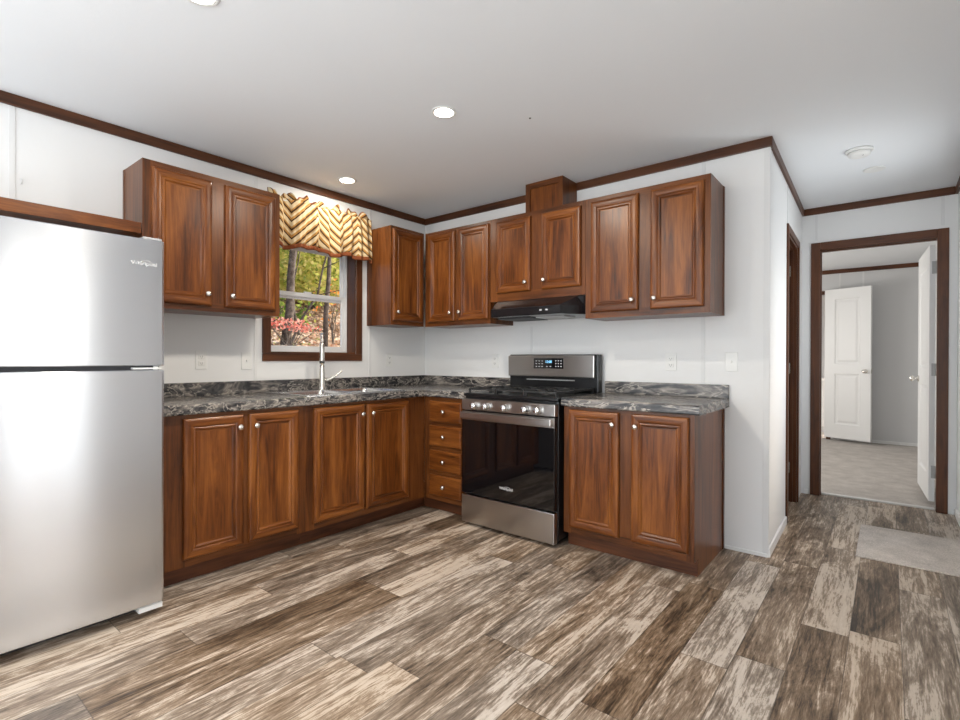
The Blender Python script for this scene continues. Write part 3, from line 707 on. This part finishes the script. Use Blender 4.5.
# range hood: trapezoid plan with slanted ends
hd = thing('range_hood', 'slim black range hood under the short cabinet', 'range hood', (0, 0, 0))
bm = bmesh.new()
def hring(xl, xr, xfl, xfr, yf_, z, ym_=-.285): return [(xl, -.002, z), (xr, -.002, z), (xr, ym_, z), (xfr, yf_, z), (xfl, yf_, z), (xl, ym_, z)]
loft(bm, [hring(1.040, 1.815, 1.139, 1.716, -.447, 1.474), hring(1.040, 1.815, 1.137, 1.718, -.450, 1.477), hring(1.040, 1.815, 1.137, 1.718, -.450, 1.530),
          hring(1.040, 1.815, 1.139, 1.716, -.446, 1.534), hring(1.040, 1.815, 1.09, 1.77, -.318, 1.598, -.280), hring(1.040, 1.815, 1.09, 1.77, -.310, 1.604, -.280)], True, True)
mk('hood_shell', bm, HOODM, hd)
mk('light_lens', B(1.43, 1.66, -.30, -.13, 1.466, 1.4735, bev=.002), FILTER, hd); mk('filter', B(1.12, 1.40, -.34, -.08, 1.466, 1.4735, bev=.002), GASKET, hd)
for x in (1.565, 1.612): mk('button', B(x-.009, x+.009, -.455, -.4505, 1.500, 1.510, bev=.002), LOGO, hd)

# ------------------------------------------------------------------ window valance
va = thing('valance', 'gathered gold and brown chevron valance over the window', 'curtain', (0, 0, 0))
VY0, VY1 = -1.60, -.700
def fold(y): return .017*math.sin((y-VY0)*2*math.pi/.105+1.9*math.sin(y*7.3)+1.1*math.sin(y*16))+.016*math.sin((y-VY0)*2*math.pi/.27+1.3)+.004*math.sin(y*150)
def bottom(y): return 1.985-.030*abs(math.sin((y+1.62)*math.pi/.36))+.010*math.sin(y*31)
def vstrip(z_of, n_z, x_of, off=0.):
    bm = bmesh.new(); uvl = bm.loops.layers.uv.new('UVMap'); N = 150; g = []; us = []
    acc = 0; last = None
    for i in range(N+1):
        y = VY0+(VY1-VY0)*i/N
        col_ = [Vector((x_of(y, j/n_z)+off, y, z_of(y, j/n_z))) for j in range(n_z+1)]
        if last is not None: acc += math.hypot(y-last[0], x_of(y, 1)-last[1])*1.15
        last = (y, x_of(y, 1)); us.append(acc); g.append([bm.verts.new(p) for p in col_])
    for i in range(N):
        for j in range(n_z):
            f = bm.faces.new((g[i][j], g[i+1][j], g[i+1][j+1], g[i][j+1])); f.smooth = True
            for lp, (a, c) in zip(f.loops, ((i, j), (i+1, j), (i+1, j+1), (i, j+1))): lp[uvl].uv = (us[a], g[a][c].co.z)
    return bm
ROD = 2.300
def body_x(y, t): return .070+fold(y)*(.35+.65*t)+.012*t+.022*math.sin(math.pi*t)**2*(.5+.5*math.sin(y*19))
def body_z(y, t): return ROD+.012-(ROD+.012-bottom(y)-.028)*t
def hem_z(y, t): return bottom(y)+.030-.030*t
def hem_x(y, t): return .083+fold(y)
def head_x(y, t): return .070+fold(y)*.35+(1-t)*.012*math.sin(y*71)
def head_z(y, t): return ROD+.012+(.026+.016*math.sin(y*47)+.010*math.sin(y*101))*(1-t)
def solid(o, th):
    md = o.modifiers.new('thickness', 'SOLIDIFY'); md.thickness = th; md.offset = 0
solid(mk('cloth', vstrip(body_z, 14, body_x), CHEV, va), .003)
solid(mk('hem', vstrip(hem_z, 3, hem_x), HEM, va), .004)
solid(mk('ruffle', vstrip(head_z, 4, head_x), CHEV, va), .003)
solid(mk('ruffle_lining', vstrip(lambda y, t: head_z(y, t)+.012*(1-t)*(.5+.5*math.sin(y*14+1)), 4, head_x, -.010), HEM, va), .003)
bm = bmesh.new(); tube(bm, [(.0, VY1+.004, ROD-.004), (.045, VY1+.004, ROD-.004), (.058, VY1-.012, ROD-.004), (.058, VY0+.012, ROD-.004), (.045, VY0-.004, ROD-.004), (.0, VY0-.004, ROD-.004)], .005, 8); mk('curtain_rod', bm, VINYL, va)

# ------------------------------------------------------------------ ceiling fixtures
def downlight(label, x, y, power):
    t = thing('recessed_light', label, 'ceiling light', (x, y, H), 0, 'recessed ceiling lights')
    bm = bmesh.new(); lathe(bm, [(.057, -.0005), (.066, -.0005), (.068, -.003), (.064, -.006), (.058, -.005)], 32); mk('trim_ring', bm, PLASTIC, t)
    bm = bmesh.new(); lathe(bm, [(.0565, -.001), (.0565, -.004), (.036, -.008), (.002, -.009)], 28); mk('lens', bm, LENS, t)
    lamp('lamp_light', 'AREA', (0, 0, -.016), (0, 0, 0), power, (1., .91, .78), shape='DISK', size=.10).parent = t
downlight('glowing round ceiling light in the middle of the kitchen ceiling', 1.568, -1.424, 13)
downlight('glowing round ceiling light over the sink and window', .304, -1.114, 5.0)
downlight('round ceiling light nearest the camera at the top edge of the photo', 1.478, -2.62, 15)
sd = thing('smoke_detector', 'round white smoke detector on the hall ceiling', 'smoke detector', (3.268, .555, H))
bm = bmesh.new(); lathe(bm, [(.072, -.0005), (.072, -.012), (.066, -.016)], 32); mk('base_plate', bm, PLASTIC, sd)
bm = bmesh.new(); lathe(bm, [(.060, -.0165), (.060, -.030), (.052, -.038), (.030, -.042), (.002, -.043)], 32); mk('cover', bm, PLASTIC, sd)
bm = bmesh.new(); lathe(bm, [(.004, -.0432), (.004, -.0445), (.001, -.045)], 10, Matrix.Translation((.02, -.02, .002))); mk('test_button', bm, SLOT, sd)
bm = bmesh.new(); lathe(bm, [(.062, -.0005), (.064, -.004), (.056, -.008), (.050, -.006), (.002, -.008)], 32)
tag(mk('ceiling_cover_plate', bm, PLASTIC, None, (3.335, 1.01, H)), 'flat round white cover plate on the hall ceiling behind the smoke detector', 'cover plate')
bm = bmesh.new(); lathe(bm, [(.006, 0), (.005, -.003), (.001, -.004)], 10)
tag(mk('nail_head', bm, SLOT, None, (1.889, -1.082, H-.0005)), 'tiny dark nail head in the bare kitchen ceiling', 'nail')
hk = thing('wall_hook', 'tiny white hook on the wall board above the refrigerator', 'hook', (0, -2.868, 2.06), W90)
bm = bmesh.new(); tube(bm, [(0, -.001, .012), (0, -.010, .008), (0, -.016, -.004), (0, -.010, -.014), (0, -.004, -.012)], .0028, 8); mk('wire', bm, BATTEN, hk)

# ------------------------------------------------------------------ outlets and switches
def outlet(label, loc, rz):
    t = thing('outlet', label, 'outlet', loc, rz, 'wall outlets')
    mk('cover_plate', B(-.036, .036, -.006, -.0005, -.059, .059, bev=.003), PLASTIC, t)
    for s in (-1, 1):
        r_ = mk('receptacle', B(-.017, .017, -.009, -.0062, s*.021-.014, s*.021+.014, bev=.0025), PLASTIC, t)
        bm = bmesh.new()
        for xa in (-.007, .006): box(bm, xa-.0012, xa+.0012, -.0096, -.0091, s*.021-.003, s*.021+.006)
        lathe(bm, [(.0025, 0), (.0025, .0005)], 8, Matrix.Translation((0, -.0091, s*.021-.008)) @ Matrix.Rotation(R(90), 4, 'X'))
        mk('slots', bm, SLOT, r_)
    return t
def switch(label, loc, rz):
    t = thing('light_switch', label, 'switch', loc, rz, 'wall switches')
    mk('cover_plate', B(-.036, .036, -.006, -.0005, -.059, .059, bev=.003), PLASTIC, t)
    mk('toggle', B(-.005, .005, -.016, -.0062, -.004, .010, bev=.002), PLASTIC, t)
outlet('white outlet on the window wall just right of the refrigerator', (0, -2.006, 1.156), W90)
switch('white switch plate left of the window above the counter', (0, -1.712, 1.150), W90)
outlet('white outlet right of the window near the corner', (0, -.443, 1.157), W90)
outlet('white outlet on the back wall left of the range', (.838, 0, 1.152), 0)
outlet('white outlet on the back wall over the right-hand counter', (2.296, 0, 1.154), 0)
switch('white switch plate on the bare wall beside the right end cabinets', (2.664, 0, 1.156), 0)

# door mat
bm = bmesh.new(); bbox_bm(0, .53, 0, .735, 0, .010, bev=.004, bm=bm)
tag(mk('door_mat', bm, MAT, None, (3.268, .348, 0)), 'beige flecked mat on the plank floor before the bedroom doorway', 'mat')

# ------------------------------------------------------------------ the wooded slope outside the window
def gz(x, y):
    d = -x-1.2
    if d < 0: return .55
    return .55+.22*d+.30*max(0, d-4.5)+.03*d*math.sin(y*.7)*.4+.06*math.sin(x*1.7+y*2.1)*min(1, d)
bm = bmesh.new(); NX, NY = 40, 50; vv = []
for i in range(NX+1):
    x = -.6-16*i/NX; vv.append([bm.verts.new((x, -3+18*j/NY, gz(x, -3+18*j/NY))) for j in range(NY+1)])
for i in range(NX):
    for j in range(NY): bm.faces.new((vv[i][j], vv[i][j+1], vv[i+1][j+1], vv[i+1][j])).smooth = True
struct('ground_hillside', bm, SOIL)
def quads(bm, cen, n, size, spread):
    for _ in range(n):
        while True:
            d = Vector((random.uniform(-1, 1), random.uniform(-1, 1), random.uniform(-1, 1)))
            if d.length < 1: break
        p = Vector(cen)+Vector((d.x*spread[0], d.y*spread[1], d.z*spread[2]))
        a = Vector((random.gauss(0, 1), random.gauss(0, 1), random.gauss(0, 1))).normalized(); b = a.orthogonal().normalized(); s = size*random.uniform(.6, 1.3)
        bm.faces.new([bm.verts.new(q) for q in (p-a*s, p+b*s*.55, p+a*s, p-b*s*.55)])
bm = bmesh.new()
for _ in range(9000):
    u = random.random()**1.3; x = -1.6-9*u; s_ = -x/3.42; y = -3.4+2.05*(1+s_)+random.uniform(-1.0, 1.3)*(1+s_*.5)
    p = Vector((x, y, gz(x, y)+.02)); a = Vector((random.gauss(0, 1), random.gauss(0, 1), random.gauss(0, .45))).normalized(); b = a.cross(Vector((random.gauss(0, .5), random.gauss(0, .5), 1))).normalized()
    s = random.uniform(.035, .075)
    bm.faces.new([bm.verts.new(q) for q in (p-a*s, p+b*s*.6, p+a*s, p-b*s*.6)])
tag(mk('leaf_litter', bm, LITTER), 'brown fallen leaves covering the slope outside the window', 'leaves', kind='stuff')
def limb(bm, p0, d, length, r, depth, tips):
    pts = [Vector(p0)]; dd = Vector(d).normalized(); k = 6; rads = [r]
    for i in range(k):
        dd = (dd+Vector((random.gauss(0, .10), random.gauss(0, .10), random.gauss(.02, .06)))).normalized(); pts.append(pts[-1]+dd*length/k); rads.append(r*(1-.62*(i+1)/k))
    tube(bm, pts, rads, 7)
    if depth == 0: tips.append(pts[-1]); tips.append(pts[-3]); return
    for _ in range(4):
        i = random.randint(2, k); nd = (dd+Vector((random.gauss(0, .75), random.gauss(0, .75), random.gauss(.1, .45)))).normalized()
        limb(bm, pts[i], nd, length*random.uniform(.40, .60), rads[i]*.55, depth-1, tips)
def tree(label, x, y, h, r, lean, leaf, nleaf, size, spread, group='trees on the slope'):
    z = gz(x, y)-.05; t = thing('tree', label, 'tree', (x, y, z), 0, group)
    bm = bmesh.new(); tips = []; limb(bm, (0, 0, 0), lean, h, r, 2, tips); mk('trunk', bm, BARK, t)
    bm = bmesh.new()
    for p in tips: quads(bm, p, max(1, nleaf//len(tips)), size, spread)
    quads(bm, (0, 0, .95), nleaf, size, (spread[0]*1.5, spread[1]*1.5, .85))
    mk('foliage', bm, leaf, t)
def bare(label, x, y, h, r, lean, leaf=None):
    z = gz(x, y)-.05; t = thing('tree', label, 'tree', (x, y, z), 0, 'trees on the slope')
    bm = bmesh.new(); tips = []; limb(bm, (0, 0, 0), lean, h, r, 2, tips); mk('trunk', bm, BARK, t)
    bm = bmesh.new()
    for p in tips: quads(bm, p, 2, .04, (.15, .15, .15))
    mk('foliage', bm, leaf or LEAFY, t)
bare('dark thick tree trunk at the left of the window view', -4.6, 1.22, 4.0, .085, (.02, .02, 1))
bare('slender dark tree trunk right of centre in the window view', -4.6, 2.02, 4.0, .05, (.03, .10, 1))
bare('pale bare sapling with crossing branches near the window', -3.2, .35, 2.4, .022, (-.1, .35, 1))
bare('thin grey sapling between the two dark trunks', -5.4, 2.0, 3.0, .03, (.05, -.22, 1))
for i, (lab, x, y, h, leaf, n_, size, sp) in enumerate((
    ('yellow-green tree just behind the slender dark trunk', -7.0, 3.3, 2.6, LEAFY, 3900, .06, (.8, .75, .7)),
    ('yellow-green tree behind the dark thick trunk', -7.4, 2.3, 2.3, LEAFY, 2860, .06, (.7, .7, .6)),
    ('yellow-green tree at the right edge of the window view', -8.2, 4.9, 3.0, LEAFY, 3900, .065, (1., .9, .8)),
    ('green tree far up the slope on the left', -10.2, 3.6, 3.6, LEAFG, 3900, .085, (.9, .8, .8)),
    ('tall yellow tree far up the slope in the middle', -10.6, 5.4, 4.2, LEAFY, 5200, .085, (1., .9, 1.)),
    ('pale green tree far up the slope on the right', -11.4, 7.6, 4.2, LEAFY, 4680, .09, (1., 1., 1.)))):
    tree(lab, x, y, h, .05, (.02, random.uniform(-.1, .1), 1), leaf, n_, size, sp)
def shrub(label, x, y, h, leaf, n, size, sp, spread=.55):
    z = gz(x, y)-.03; t = thing('shrub', label, 'shrub', (x, y, z), 0, 'shrubs on the slope')
    bm = bmesh.new(); tips = []
    for _ in range(6): limb(bm, (0, 0, 0), (random.gauss(0, spread*.6), random.gauss(0, spread), 1), h*random.uniform(.85, 1.1), .010, 1, tips)
    mk('stems', bm, BARK, t); bm = bmesh.new()
    for p in tips: quads(bm, p, max(1, n//len(tips)), size, sp)
    mk('foliage', bm, leaf, t)
zs_ = gz(-2.6, .1)-.03; t = thing('shrub', 'low red-leaved shrub close outside the lower window pane', 'shrub', (-2.6, .1, zs_), 0, 'shrubs on the slope')
bm = bmesh.new()
for i in range(9): tube(bm, [(0, 0, 0), (random.uniform(-.08, .08), random.uniform(-.12, .1), .4), (random.uniform(-.25, .25), -.38+.095*i, 1.60-zs_+random.uniform(-.06, .06))], [.012, .008, .003], 6)
mk('stems', bm, BARK, t); bm = bmesh.new()
quads(bm, (0, -.08, 1.61-zs_), 230, .022, (.32, .36, .075)); quads(bm, (0, .25, 1.56-zs_), 90, .022, (.2, .22, .05))
mk('foliage', bm, LEAFR, t)
shrub('small orange-leaved sapling beside the slender trunk', -5.0, 2.46, .95, LEAFO, 90, .04, (.10, .10, .15), .08)
shrub('green undergrowth shrub up the slope behind the red shrub', -6.0, 2.05, .55, LEAFG, 320, .05, (.3, .35, .12))
